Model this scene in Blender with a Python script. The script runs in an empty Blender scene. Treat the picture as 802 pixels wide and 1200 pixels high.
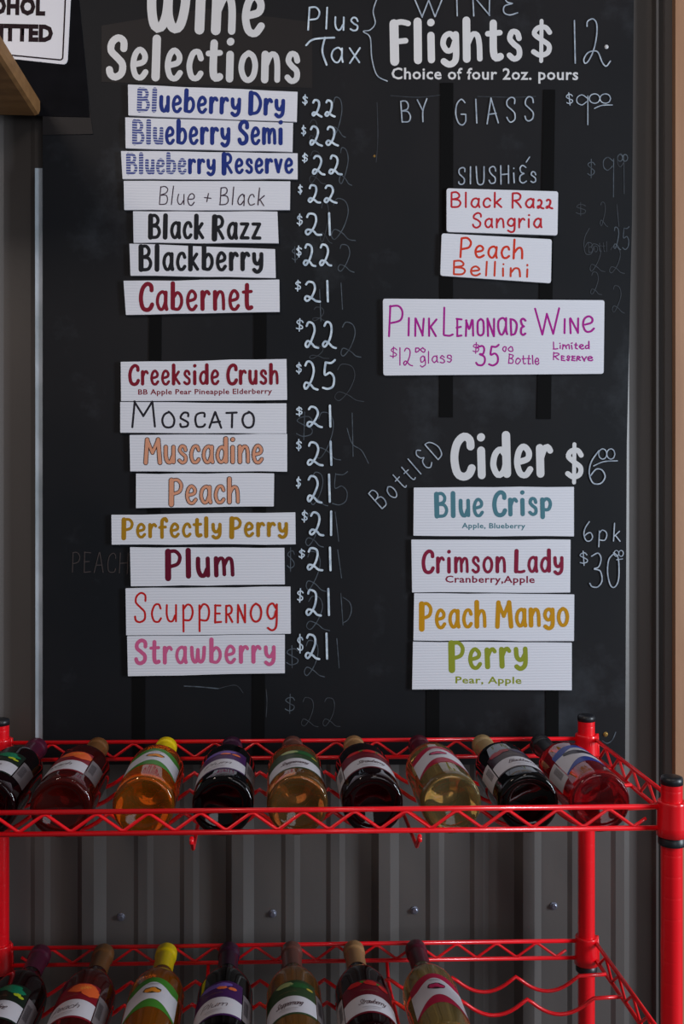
import bpy, math, random
from mathutils import Vector, Matrix
random.seed(7)
C = bpy.context.scene
COL = C.collection
PI = math.pi

# ------------------------------------------------------------------ camera, world, lights
F, CX, HY, CZ = 1200.0, 401.0, 570.0, 1.45        # focal length in pixels, principal column, horizon row, eye height
cd = bpy.data.cameras.new('camera'); cam = bpy.data.objects.new('camera', cd); COL.objects.link(cam)
cd.sensor_fit = 'VERTICAL'; cd.sensor_height = 24.0; cd.lens = 24.0 * F / 1200.0
cd.shift_y = -(600.0 - HY) / 1200.0
cd.clip_start = 0.05
cam.location = (0, 0, CZ); cam.rotation_euler = (PI / 2, 0, 0)
C.camera = cam

w = bpy.data.worlds.new('world'); C.world = w; w.use_nodes = True
w.node_tree.nodes['Background'].inputs[0].default_value = (0.74, 0.72, 0.74, 1)
w.node_tree.nodes['Background'].inputs[1].default_value = 0.19

def area(name, loc, target, size, power, col, sy=None):
    l = bpy.data.lights.new(name, 'AREA'); l.energy = power; l.color = col
    l.shape = 'RECTANGLE'; l.size = size; l.size_y = sy or size
    o = bpy.data.objects.new(name, l); COL.objects.link(o); o.location = loc
    d = Vector(target) - Vector(loc); o.rotation_euler = d.to_track_quat('-Z', 'Y').to_euler()
    return o
area('window_daylight', (2.9, 0.3, 1.6), (0.0, 1.6, 1.2), 0.6, 115, (0.82, 0.91, 1.0), 1.5)      # window on the right
area('far_window_daylight', (1.1, -2.2, 1.7), (0.0, 1.5, 1.1), 1.1, 14, (0.90, 0.93, 1.0), 1.3)      # daylight from the far side of the room
area('ceiling_lamp', (-0.75, 0.45, 2.55), (0.0, 1.6, 1.4), 0.12, 7.0, (1.0, 0.86, 0.76), 0.3)
area('ceiling_lamp', (0.45, 0.1, 2.75), (0.1, 1.6, 1.5), 0.25, 4, (1.0, 0.88, 0.80), 0.5)
C.view_settings.view_transform = 'Standard'; C.view_settings.look = 'None'
C.view_settings.exposure = -0.36; C.view_settings.gamma = 1.0; C.view_settings.use_curve_mapping = False

# ------------------------------------------------------------------ materials
def lin(c):
    r = []
    for v in c:
        v /= 255.0
        r.append(v / 12.92 if v <= 0.04045 else ((v + 0.055) / 1.055) ** 2.4)
    return (r[0], r[1], r[2], 1.0)
def mat(name, rgb, rough=0.6, metal=0.0, spec=0.5, coat=0.0):
    m = bpy.data.materials.new(name); m.use_nodes = True
    b = m.node_tree.nodes['Principled BSDF']
    b.inputs['Base Color'].default_value = lin(rgb); b.inputs['Roughness'].default_value = rough
    b.inputs['Metallic'].default_value = metal; b.inputs['Specular IOR Level'].default_value = spec
    b.inputs['Coat Weight'].default_value = coat
    return m
def nd(m, t, **kw):
    n = m.node_tree.nodes.new(t)
    for k, v in kw.items(): setattr(n, k, v)
    return n
def lk(m, a, b): m.node_tree.links.new(a, b)
def mottle(m, c1, c2, scale=8.0, detail=4.0, stretch=(1, 1, 1), bump=0.0, bscale=60.0, lo=0.35, hi=0.7):
    """noise-driven colour wear and fine relief"""
    b = m.node_tree.nodes['Principled BSDF']
    tc = nd(m, 'ShaderNodeTexCoord'); mp = nd(m, 'ShaderNodeMapping'); mp.inputs['Scale'].default_value = stretch
    nz = nd(m, 'ShaderNodeTexNoise'); nz.inputs['Scale'].default_value = scale; nz.inputs['Detail'].default_value = detail
    rp = nd(m, 'ShaderNodeValToRGB')
    rp.color_ramp.elements[0].position = lo; rp.color_ramp.elements[1].position = hi
    rp.color_ramp.elements[0].color = lin(c1); rp.color_ramp.elements[1].color = lin(c2)
    lk(m, tc.outputs['Object'], mp.inputs[0]); lk(m, mp.outputs[0], nz.inputs[0]); lk(m, nz.outputs[0], rp.inputs[0])
    lk(m, rp.outputs[0], b.inputs['Base Color'])
    if bump:
        n2 = nd(m, 'ShaderNodeTexNoise'); n2.inputs['Scale'].default_value = bscale; n2.inputs['Detail'].default_value = 3
        bp = nd(m, 'ShaderNodeBump'); bp.inputs['Strength'].default_value = bump; bp.inputs['Distance'].default_value = 0.002
        lk(m, tc.outputs['Object'], n2.inputs[0]); lk(m, n2.outputs[0], bp.inputs['Height']); lk(m, bp.outputs[0], b.inputs['Normal'])
    return m
M = {}
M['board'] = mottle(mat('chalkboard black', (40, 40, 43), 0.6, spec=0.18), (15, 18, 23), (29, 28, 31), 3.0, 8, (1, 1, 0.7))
def smear_sheen(m, col, scale, lo, hi):
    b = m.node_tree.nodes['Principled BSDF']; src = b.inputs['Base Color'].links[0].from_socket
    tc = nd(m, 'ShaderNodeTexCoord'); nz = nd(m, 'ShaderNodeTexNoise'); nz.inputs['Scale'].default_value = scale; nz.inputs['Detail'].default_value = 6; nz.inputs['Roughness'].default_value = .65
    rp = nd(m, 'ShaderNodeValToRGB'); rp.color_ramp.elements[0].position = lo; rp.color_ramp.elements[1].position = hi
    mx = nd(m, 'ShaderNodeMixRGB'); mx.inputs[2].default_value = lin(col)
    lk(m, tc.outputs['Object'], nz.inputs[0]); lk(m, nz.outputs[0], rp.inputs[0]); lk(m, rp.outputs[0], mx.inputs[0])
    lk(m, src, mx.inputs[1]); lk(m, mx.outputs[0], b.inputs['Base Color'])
smear_sheen(M['board'], (60, 64, 70), 4.5, .56, .85)  # pale noise patches: chalk smears and the board's reflection blotches, painted into the colour
M['patch'] = mat('dark vinyl backing', (24, 21, 23), 0.6, spec=.3)
M['tape'] = mat('black magnetic tape', (7, 7, 8), 0.8, spec=.12)
M['sheet'] = mottle(mat('black plastic sheet', (8, 8, 13), 0.8, spec=.12), (4, 4, 9), (10, 10, 16), 30)
M['metal'] = mottle(mat('dark bronze painted steel', (84, 79, 78), 0.42, 0.0, 0.5), (76, 72, 71), (92, 87, 85), 5, 6, (1, 1, 0.15), 0.08, 90)
M['vinyl'] = mat('white vinyl lettering', (205, 206, 210), 0.35)
M['chalk'] = mottle(mat('white chalk marker', (190, 205, 220), 0.9), (165, 182, 200), (215, 228, 240), 120)
M['chalk_thin'] = mottle(mat('thin white chalk', (160, 170, 185), 0.9), (140, 152, 168), (185, 195, 208), 120)
M['ghost'] = mottle(mat('wiped chalk trace', (66, 74, 84), 0.9), (54, 60, 68), (84, 94, 104), 90)
M['ghost_faint'] = mottle(mat('faint wiped chalk trace', (52, 56, 63), 0.9), (45, 48, 54), (62, 68, 76), 90)
M['ghost_brown'] = mat('faint brown chalk trace', (60, 52, 52), 0.9)
def plastic():
    m = mat('white corrugated plastic', (214, 216, 226), 0.5)
    b = m.node_tree.nodes['Principled BSDF']
    tc = nd(m, 'ShaderNodeTexCoord'); wv = nd(m, 'ShaderNodeTexWave', bands_direction='Z')
    wv.inputs['Scale'].default_value = 75; wv.inputs['Distortion'].default_value = 0.3
    bp = nd(m, 'ShaderNodeBump'); bp.inputs['Strength'].default_value = 0.25; bp.inputs['Distance'].default_value = 0.0008
    lk(m, tc.outputs['Object'], wv.inputs[0]); lk(m, wv.outputs['Fac'], bp.inputs['Height']); lk(m, bp.outputs[0], b.inputs['Normal'])
    return m
M['plastic'] = plastic()
M['edge'] = mottle(mat('white foam edge', (170, 182, 194), 0.6), (150, 162, 172), (190, 200, 212), 25, 3, (1, 1, .5), .3, 120)
M['red'] = mat('red powder coat', (238, 8, 26), 0.3, coat=0.3)
M['clip'] = mat('black plastic clip', (24, 26, 32), 0.4)
M['steel'] = mat('zinc screw', (130, 134, 150), 0.35, 0.8)
M['brass'] = mat('brass screw', (150, 118, 60), 0.4, 0.7)
def wood(name, a, b_, sc=(30, 30, 2)):
    m = mat(name, a, 0.55); b = m.node_tree.nodes['Principled BSDF']
    return mottle(m, a, b_, 1.5, 8, sc, .15, 80, .3, .75)
M['wood'] = wood('tan painted wood', (170, 128, 98), (150, 110, 82))
M['wood2'] = wood('pine shelf wood', (138, 100, 60), (112, 78, 44), (3, 30, 30))
M['trim'] = mottle(mat('dark trim', (36, 31, 30), 0.45), (32, 28, 27), (44, 38, 36), 12, 4, (1, 1, .1))
M['signwhite'] = mat('white sign', (205, 208, 220), 0.4)
M['ink'] = mat('black print', (30, 12, 22), 0.6, spec=.15)
M['floor'] = mottle(mat('grey concrete', (96, 92, 88), 0.7), (84, 80, 77), (108, 104, 98), 4, 8, (1, 1, 1), .2, 60)
_c = {}
def ink(rgb, rough=0.55):
    if rgb not in _c: _c[rgb] = mat('ink %d %d %d' % rgb, tuple(int(v * .93) for v in rgb), rough, spec=.2)
    return _c[rgb]
def worn(rgb):
    k = ('w', rgb)
    if k in _c: return _c[k]
    m = mat('worn vinyl', rgb, 0.5); b = m.node_tree.nodes['Principled BSDF']
    tc = nd(m, 'ShaderNodeTexCoord'); wv = nd(m, 'ShaderNodeTexWave', bands_direction='Z')
    wv.inputs['Scale'].default_value = 80; wv.inputs['Distortion'].default_value = 1.5
    rp = nd(m, 'ShaderNodeValToRGB'); rp.color_ramp.elements[0].position = .12; rp.color_ramp.elements[1].position = .35
    rp.color_ramp.elements[0].color = lin((190, 194, 208)); rp.color_ramp.elements[1].color = lin(rgb)
    lk(m, tc.outputs['Object'], wv.inputs[0]); lk(m, wv.outputs['Fac'], rp.inputs[0]); lk(m, rp.outputs[0], b.inputs['Base Color'])
    _c[k] = m
    return m
def glass(name, rgb, dens, body, trans):
    m = bpy.data.materials.new(name); m.use_nodes = True
    b = m.node_tree.nodes['Principled BSDF']
    b.inputs['Base Color'].default_value = lin(body); b.inputs['Roughness'].default_value = 0.03
    b.inputs['IOR'].default_value = 1.42; b.inputs['Transmission Weight'].default_value = trans
    va = nd(m, 'ShaderNodeVolumeAbsorption'); va.inputs['Color'].default_value = lin(rgb); va.inputs['Density'].default_value = dens
    lk(m, va.outputs[0], m.node_tree.nodes['Material Output'].inputs['Volume'])
    return m
M['g_dark'] = glass('bottle of dark red wine', (120, 12, 30), 22, (56, 6, 18), .88)
M['g_black'] = glass('bottle of black wine', (40, 10, 24), 50, (14, 8, 14), .88)
M['g_rose'] = glass('bottle of rose wine', (225, 40, 50), 7, (190, 34, 48), .84)
M['g_ros2'] = glass('bottle of amber rose wine', (205, 56, 36), 10, (130, 34, 28), .86)
M['g_gold'] = glass('bottle of golden wine', (244, 140, 26), 6, (244, 150, 36), .9)
M['g_amber'] = glass('bottle of amber wine', (226, 150, 66), 6, (226, 168, 90), .92)
M['g_pale'] = glass('bottle of pale wine', (236, 200, 110), 5, (238, 212, 140), .93)

# ------------------------------------------------------------------ object helpers
def link(name, verts, faces, m, parent=None, smooth=False, loc=None, rot=None):
    me = bpy.data.meshes.new(name); me.from_pydata([tuple(v) for v in verts], [], faces); me.update()
    if smooth:
        for p in me.polygons: p.use_smooth = True
    if m: me.materials.append(m)
    o = bpy.data.objects.new(name, me); COL.objects.link(o)
    if parent: o.parent = parent
    if loc is not None: o.location = loc
    if rot is not None: o.rotation_euler = rot
    return o
def tag(o, label, cat, group=None):
    o['label'] = label; o['category'] = cat
    if group: o['group'] = group
    return o
def empty(name, loc=(0, 0, 0), rz=0.0, mtx=None):
    o = bpy.data.objects.new(name, None); COL.objects.link(o); o.empty_display_size = .05
    if mtx is not None: o.matrix_world = mtx
    else: o.location = loc; o.rotation_euler = (0, 0, rz)
    return o
class MB:
    def __init__(s): s.v = []; s.f = []
    def add(s, v, f):
        n = len(s.v); s.v += [tuple(p) for p in v]; s.f += [tuple(i + n for i in q) for q in f]
    def box(s, x0, x1, y0, y1, z0, z1):
        v = [(x, y, z) for x in (x0, x1) for y in (y0, y1) for z in (z0, z1)]
        s.add(v, [(0, 1, 3, 2), (4, 6, 7, 5), (0, 4, 5, 1), (2, 3, 7, 6), (0, 2, 6, 4), (1, 5, 7, 3)])
    def prism(s, pts, y0, y1):      # outline in x,z ; extruded y0 (back) .. y1 (front)
        n = len(pts)
        v = [(p[0], y0, p[1]) for p in pts] + [(p[0], y1, p[1]) for p in pts]
        f = [tuple(range(n)), tuple(range(2 * n - 1, n - 1, -1))] + [(i, (i + 1) % n, n + (i + 1) % n, n + i) for i in range(n)]
        s.add(v, f)
    def tube(s, pts, r, n=8, cap=True):
        pts = [Vector(p) for p in pts]; rings = []
        up = Vector((0, 0, 1)); N = len(pts)
        for i, p in enumerate(pts):
            t = (pts[min(i + 1, N - 1)] - pts[max(i - 1, 0)]).normalized()
            a = t.cross(up)
            if a.length < .05: a = t.cross(Vector((1, 0, 0)))
            a.normalize(); b = a.cross(t)
            rings.append([p + a * (r * math.cos(2 * PI * k / n)) + b * (r * math.sin(2 * PI * k / n)) for k in range(n)])
        v = [q for g in rings for q in g]; f = []
        for i in range(N - 1):
            for k in range(n):
                f.append((i * n + k, i * n + (k + 1) % n, (i + 1) * n + (k + 1) % n, (i + 1) * n + k))
        if cap: f += [tuple(range(n - 1, -1, -1)), tuple((N - 1) * n + k for k in range(n))]
        s.add(v, f)
    def lathe(s, prof, n=24, c=(0, 0, 0), knurl=None):
        v = []; f = []; rows = []
        for j, (r, z) in enumerate(prof):
            if r < 1e-6: rows.append([len(v)]); v.append((c[0], c[1], c[2] + z)); continue
            rw = []
            for k in range(n):
                a = 2 * PI * k / n; rr = r; zz = z
                if knurl and j in knurl and k % 2: rr = r + knurl[j][0]; zz = z + knurl[j][1]
                rw.append(len(v)); v.append((c[0] + rr * math.cos(a), c[1] + rr * math.sin(a), c[2] + zz))
            rows.append(rw)
        for a, b in zip(rows, rows[1:]):
            for k in range(n):
                k2 = (k + 1) % n
                if len(a) == 1: f.append((a[0], b[k2], b[k]))
                elif len(b) == 1: f.append((a[k], a[k2], b[0]))
                else: f.append((a[k], a[k2], b[k2], b[k]))
        s.add(v, f)
    def link(s, name, m, parent=None, smooth=False, loc=None, rot=None):
        return link(name, s.v, s.f, m, parent, smooth, loc, rot)

# ------------------------------------------------------------------ the wall frame (wall turns slightly away to the right)
TH = 0.065; WD = 1.6137
CT, ST = math.cos(TH), math.sin(TH)
BOARD = 0.026                       # front of the chalkboard ahead of the wall pan
def wl(px, py, d):
    """photograph measurement -> wall coordinates (u along the wall, z) on the plane d in front of the wall pan"""
    k = (px - CX) / F
    # point X=k*Y ; plane: -(X)*ST + (Y-WD)*CT = -d
    Y = (WD * CT - d) / (CT - k * ST); X = k * Y
    u = X * CT + (Y - WD) * ST
    return u, CZ + (HY - py) / F * Y
def wall_thing(name, px, py, d):
    u, z = wl(px, py, d)
    o = empty(name, (u * CT + d * ST, WD + u * ST - d * CT, z), TH)
    return o, (u, d, z)
def loc_on(o_frame, px, py, d):
    u, z = wl(px, py, d)
    return (u - o_frame[0], -(d - o_frame[1]), z - o_frame[2])

# ------------------------------------------------------------------ stroke lettering
# glyph: (advance, [(weight, points)...]); cap height 1, x height .62, baseline 0
G = {
 'A': (.62, [(1, [(.02, 0), (.3, 1)]), (1, [(.3, 1), (.58, 0)]), (1, [(.1, .36), (.5, .38)])]),
 'B': (.58, [(1.35, [(.06, .96), (.06, .04)]), (1, [(.06, .96), (.3, .98), (.44, .82), (.38, .62), (.1, .53)]), (1, [(.1, .53), (.4, .5), (.52, .28), (.4, .06), (.08, .03)])]),
 'C': (.56, [(1.2, [(.52, .74), (.5, .9), (.34, .98), (.14, .82), (.05, .48), (.12, .12), (.3, .02), (.46, .08), (.54, .22)])]),
 'D': (.6, [(1.35, [(.06, .96), (.06, .04)]), (1, [(.06, .96), (.32, .92), (.52, .68), (.55, .4), (.4, .1), (.08, .03)])]),
 'E': (.5, [(1, [(.06, 1), (.06, 0)]), (1, [(.06, 1), (.44, .98)]), (1, [(.06, .52), (.38, .53)]), (1, [(.06, 0), (.46, .03)])]),
 'F': (.5, [(1.4, [(.08, .94), (.08, .02)]), (1, [(.06, .94), (.28, .98), (.48, .94)]), (1, [(.1, .5), (.4, .52)])]),
 'G': (.62, [(1, [(.54, .86), (.36, 1), (.14, .84), (.04, .45), (.14, .1), (.34, 0), (.52, .14), (.54, .42)]), (1, [(.54, .42), (.32, .42)])]),
 'H': (.6, [(1, [(.06, 1), (.06, 0)]), (1, [(.54, 1), (.54, 0)]), (1, [(.06, .5), (.54, .52)])]),
 'I': (.2, [(1, [(.08, 1), (.08, 0)])]),
 'K': (.56, [(1, [(.06, 1), (.06, 0)]), (1, [(.5, 1), (.08, .45)]), (1, [(.14, .5), (.52, 0)])]),
 'L': (.5, [(1.3, [(.08, .97), (.05, .05)]), (1, [(.06, .04), (.3, .02), (.46, .06)])]),
 'M': (.76, [(1.2, [(.05, .02), (.12, .96)]), (1, [(.12, .96), (.36, .42)]), (1, [(.36, .42), (.62, .96)]), (1.2, [(.62, .96), (.7, .02)])]),
 'N': (.62, [(1, [(.06, 0), (.06, 1)]), (1, [(.06, 1), (.54, 0)]), (1, [(.54, 0), (.56, 1)])]),
 'O': (.64, [(1, [(.34, 1), (.12, .85), (.04, .48), (.14, .1), (.34, 0), (.54, .14), (.6, .52), (.52, .88), (.34, 1)])]),
 'P': (.56, [(1.45, [(.08, .95), (.06, -.02)]), (1, [(.08, .94), (.34, .96), (.5, .76), (.42, .5), (.14, .4)])]),
 'R': (.58, [(1.45, [(.07, .95), (.06, .0)]), (1, [(.08, .94), (.34, .96), (.47, .78), (.4, .56), (.14, .47)]), (1, [(.2, .46), (.36, .26), (.5, .03)])]),
 'S': (.54, [(1.15, [(.47, .72), (.46, .9), (.3, .98), (.12, .86), (.1, .66), (.28, .5), (.44, .34), (.42, .12), (.24, .02), (.1, .08), (.06, .2)])]),
 'T': (.56, [(1, [(.28, .98), (.28, 0)]), (1, [(.02, .98), (.54, 1)])]),
 'U': (.6, [(1, [(.06, 1), (.06, .3), (.16, .04), (.36, 0), (.52, .2), (.54, 1)])]),
 'V': (.58, [(1, [(.02, 1), (.28, 0)]), (1, [(.28, 0), (.56, 1)])]),
 'W': (.92, [(1.15, [(.06, .98), (.07, .4), (.16, .08), (.3, .06), (.42, .3), (.45, .75)]), (1.15, [(.45, .75), (.46, .3), (.58, .06), (.74, .1), (.84, .45), (.86, .98)])]),
 'w2': (.9, [(1, [(.0, 1), (.24, 0)]), (1, [(.24, 0), (.44, .8)]), (1, [(.44, .8), (.62, 0)]), (1, [(.62, 0), (.88, 1)])]),
 'X': (.56, [(1, [(.04, 1), (.52, 0)]), (1, [(.52, 1), (.04, 0)])]),
 'Y': (.56, [(1, [(.02, 1), (.28, .5)]), (1, [(.54, 1), (.28, .5), (.26, 0)])]),
 'Z': (.54, [(1, [(.04, .98), (.5, .98)]), (1, [(.5, .98), (.04, .02)]), (1, [(.04, .02), (.52, .02)])]),
 'a': (.48, [(1, [(.4, .48), (.28, .6), (.1, .5), (.04, .26), (.14, .05), (.28, .06), (.4, .3)]), (1.1, [(.41, .58), (.4, .2), (.44, .04)])]),
 'b': (.5, [(1.25, [(.07, .98), (.06, .08)]), (1, [(.08, .4), (.26, .58), (.42, .46), (.44, .22), (.3, .04), (.08, .06)])]),
 'c': (.42, [(1, [(.38, .46), (.3, .6), (.14, .56), (.04, .3), (.12, .06), (.28, .04), (.38, .14)])]),
 'd': (.5, [(1, [(.4, .44), (.26, .58), (.1, .48), (.04, .24), (.16, .04), (.32, .1), (.4, .3)]), (1.25, [(.42, .98), (.42, .06)])]),
 'e': (.46, [(1, [(.1, .3), (.34, .36), (.38, .5), (.24, .62), (.1, .52), (.04, .28), (.12, .06), (.28, .02), (.41, .14)])]),
 'f': (.38, [(1.15, [(.36, .86), (.3, .98), (.16, .92), (.12, .7), (.12, .0)]), (1, [(.0, .52), (.3, .54)])]),
 'g': (.48, [(1, [(.38, .46), (.26, .6), (.1, .52), (.05, .3), (.16, .12), (.3, .16), (.38, .36)]), (1.1, [(.41, .58), (.41, -.04), (.34, -.22), (.2, -.27), (.06, -.18)])]),
 'h': (.5, [(1.25, [(.07, .98), (.06, .04)]), (1, [(.08, .34), (.22, .56), (.36, .56), (.42, .38), (.43, .04)])]),
 'i': (.2, [(1.2, [(.08, .56), (.08, .04)]), (1.2, [(.08, .83), (.09, .84)])]),
 'k': (.48, [(1.25, [(.07, .98), (.06, .04)]), (1, [(.36, .58), (.1, .28)]), (1, [(.16, .32), (.4, .04)])]),
 'l': (.2, [(1.3, [(.08, .98), (.07, .04)])]),
 'm': (.72, [(1.15, [(.06, .58), (.06, .04)]), (1, [(.07, .36), (.18, .56), (.3, .56), (.34, .38), (.35, .06)]), (1, [(.36, .36), (.48, .56), (.6, .54), (.64, .36), (.65, .04)])]),
 'n': (.5, [(1.2, [(.06, .58), (.06, .04)]), (1, [(.08, .34), (.22, .57), (.36, .56), (.42, .38), (.43, .04)])]),
 'o': (.5, [(1, [(.25, .6), (.1, .5), (.04, .28), (.12, .08), (.26, .02), (.4, .12), (.45, .34), (.38, .53), (.25, .6)])]),
 'p': (.5, [(1.25, [(.07, .56), (.07, -.28)]), (1, [(.08, .42), (.22, .59), (.38, .54), (.44, .32), (.34, .08), (.1, .08)])]),
 'r': (.38, [(1.2, [(.06, .58), (.06, .04)]), (1, [(.08, .36), (.18, .55), (.28, .6), (.35, .52)])]),
 's': (.4, [(1, [(.33, .46), (.28, .58), (.14, .6), (.07, .46), (.18, .34), (.32, .24), (.32, .08), (.18, .02), (.05, .1)])]),
 't': (.38, [(1.2, [(.16, .88), (.15, .2), (.22, .05), (.34, .08)]), (1, [(.0, .58), (.34, .6)])]),
 'u': (.48, [(1.15, [(.06, .58), (.06, .26), (.14, .06), (.28, .05), (.38, .24)]), (1.1, [(.41, .58), (.41, .04)])]),
 'v': (.44, [(1.1, [(.04, .58), (.2, .05)]), (1, [(.2, .05), (.38, .58)])]),
 'w': (.68, [(1.1, [(.05, .58), (.08, .2), (.18, .05), (.28, .14), (.32, .5)]), (1.1, [(.32, .5), (.34, .16), (.44, .05), (.56, .18), (.6, .58)])]),
 'x': (.42, [(1, [(.02, .58), (.36, .02)]), (1, [(.38, .6), (.02, .0)])]),
 'y': (.48, [(1.1, [(.06, .58), (.08, .26), (.18, .12), (.3, .16), (.38, .32)]), (1.1, [(.41, .58), (.4, .0), (.32, -.2), (.18, -.26), (.06, -.16)])]),
 'z': (.44, [(1, [(.05, .58), (.38, .58)]), (1, [(.38, .58), (.05, .05)]), (1, [(.05, .05), (.4, .05)])]),
 '0': (.52, [(1, [(.3, 1), (.1, .82), (.04, .42), (.14, .06), (.3, 0), (.44, .2), (.47, .6), (.4, .9), (.26, 1)])]),
 '1': (.24, [(1, [(.1, 1.02), (.12, .0)])]),
 '2': (.58, [(1, [(.08, .84), (.16, .98), (.34, .92), (.4, .66), (.3, .3), (.12, .02), (.03, .1), (.1, .24), (.28, .16), (.42, .02), (.56, -.02)])]),
 '3': (.5, [(1, [(.08, .9), (.3, 1), (.42, .84), (.34, .6), (.18, .54), (.4, .46), (.46, .2), (.3, .0), (.1, .02), (.02, .12)])]),
 '5': (.56, [(1, [(.5, 1.02), (.36, .92), (.14, .94)]), (1, [(.14, .94), (.1, .52), (.32, .58), (.48, .4), (.44, .12), (.24, 0), (.04, .06)])]),
 '6': (.5, [(1, [(.3, 1.02), (.1, .7), (.04, .34), (.14, .04), (.34, .02), (.46, .2), (.4, .42), (.22, .44), (.08, .26)])]),
 '9': (.5, [(1, [(.38, .86), (.22, 1), (.06, .88), (.06, .66), (.2, .56), (.36, .7)]), (1, [(.4, .94), (.4, -.3)])]),
 '$': (.52, [(1, [(.44, .74), (.34, .88), (.16, .86), (.08, .7), (.24, .54), (.42, .38), (.4, .18), (.22, .1), (.06, .2)]), (.85, [(.25, 1.06), (.24, -.06)])]),
 'ɛ': (.5, [(1, [(.44, .88), (.26, 1), (.1, .86), (.14, .62), (.3, .54)]), (1, [(.3, .54), (.08, .42), (.06, .14), (.22, 0), (.46, .1)])]),
 'Ɛ': (.5, [(1, [(.44, .88), (.26, 1), (.1, .86), (.14, .62), (.3, .54)]), (1, [(.3, .54), (.08, .42), (.06, .14), (.22, 0), (.46, .1)])]),
 '+': (.5, [(1, [(.08, .4), (.44, .4)]), (1, [(.26, .62), (.26, .18)])]),
 "'": (.16, [(1, [(.1, 1.2), (.04, 1.0)])]),
}
def catmull(pts, step):
    if len(pts) == 2:
        return [pts[0], pts[1]]
    P = [pts[0]] + list(pts) + [pts[-1]]; out = []
    for i in range(1, len(P) - 2):
        p0, p1, p2, p3 = P[i - 1], P[i], P[i + 1], P[i + 2]
        n = max(2, min(7, int(math.hypot(p2[0] - p1[0], p2[1] - p1[1]) / step) + 1))
        for k in range(n):
            t = k / n; t2 = t * t; t3 = t2 * t
            out.append(tuple(.5 * (2 * p1[a] + (p2[a] - p0[a]) * t + (2 * p0[a] - 5 * p1[a] + 4 * p2[a] - p3[a]) * t2 + (3 * p1[a] - p0[a] - 3 * p2[a] + p3[a]) * t3) for a in (0, 1)))
    out.append(P[-2]); return out
def ribbon(path, wd, caps=6):
    """flat 2-D ribbon with round ends -> verts, faces (2-D)"""
    v = []; f = []; n = len(path); h = wd / 2
    nrm = []
    for i in range(n):
        a = path[max(i - 1, 0)]; b = path[min(i + 1, n - 1)]
        dx, dy = b[0] - a[0], b[1] - a[1]; l = math.hypot(dx, dy) or 1e-9
        nrm.append((-dy / l, dx / l))
    for i, (p, q) in enumerate(zip(path, nrm)):
        hl = hr = h
        if 0 < i < n - 1:                        # keep the inside of a tight bend from folding over itself
            a, b = path[i - 1], path[i + 1]
            d1 = (p[0] - a[0], p[1] - a[1]); d2 = (b[0] - p[0], b[1] - p[1])
            cr = d1[0] * d2[1] - d1[1] * d2[0]; dt = d1[0] * d2[0] + d1[1] * d2[1]
            ang = math.atan2(cr, dt); L = (math.hypot(*d1) + math.hypot(*d2)) / 2
            if abs(ang) > 1e-4:
                Rr = L / abs(ang) * .95
                if ang > 0: hl = min(h, Rr)
                else: hr = min(h, Rr)
        v.append((p[0] + q[0] * hl, p[1] + q[1] * hl)); v.append((p[0] - q[0] * hr, p[1] - q[1] * hr))
    for i in range(n - 1): f.append((2 * i, 2 * i + 1, 2 * i + 3, 2 * i + 2))
    for e, sg in ((0, 1), (n - 1, -1)):
        a0 = math.atan2(nrm[e][1], nrm[e][0]); idx = [2 * e]
        for k in range(1, caps):
            a = a0 + sg * PI * k / caps
            idx.append(len(v)); v.append((path[e][0] + math.cos(a) * h, path[e][1] + math.sin(a) * h))
        idx.append(2 * e + 1); f.append(tuple(idx) if sg < 0 else tuple(reversed(idx)))
    return v, f
def layout(text, gap=.09, alt=False, fancy=False):
    """-> strokes in glyph units; '^x' is a small capital, '~X' a pointed W"""
    x = 0; S = []; i = 0
    while i < len(text):
        ch = text[i]; sc = 1.0
        if ch == ' ': x += .3; i += 1; continue
        if ch == '^': i += 1; ch = text[i].upper(); sc = .56
        if alt and ch == 'W': ch = 'w2'
        adv, st = G[ch]
        for wgt, pts in st:
            if fancy:                            # tall lower case, short tails, heavy stems
                wgt = 1 + (wgt - 1) * 1.5
                if ch in 'ygp': pts = [(p[0], -.08 + (p[1] + .27) * .86) for p in pts]
                elif ch in 'acemnorsuvwzi' : pts = [(p[0], p[1] * 1.14) for p in pts]
                elif ch in 'bdhkt': pts = [(p[0], p[1] * 1.12 if p[1] < .62 else .7 + (p[1] - .62) * .8) for p in pts]
            S.append((wgt, [(x + p[0] * sc, p[1] * sc) for p in pts], i))
        x += adv * sc + gap; i += 1
    return S
def strokes_text(text, x0, y0, x1, y1, cap, thick, gap=.09, flat=False, slant=0.0, alt=False, jit=0.0):
    """text ink from x0 to x1 along the baseline (x0,y0)-(x1,y1) in photograph pixels (y down)"""
    S = layout(text, gap, alt, not flat)
    lo = min(p[0] for s in S for p in s[1]); hi = max(p[0] for s in S for p in s[1])
    L = math.hypot(x1 - x0, y1 - y0); sx = (L - thick * 1.2) / (hi - lo)
    ex = ((x1 - x0) / L, (y1 - y0) / L); ey = (ex[1], -ex[0])
    out = []
    for wgt, pts, i in S:
        q = []
        for p in pts:
            a = (p[0] - lo) * sx + thick * .6 + p[1] * cap * slant; b = p[1] * cap
            if jit: a += random.uniform(-jit, jit); b += random.uniform(-jit, jit)
            q.append((x0 + ex[0] * a + ey[0] * b, y0 + ex[1] * a + ey[1] * b))
        out.append((thick * (1 if flat else wgt), q, i))
    return out
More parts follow.
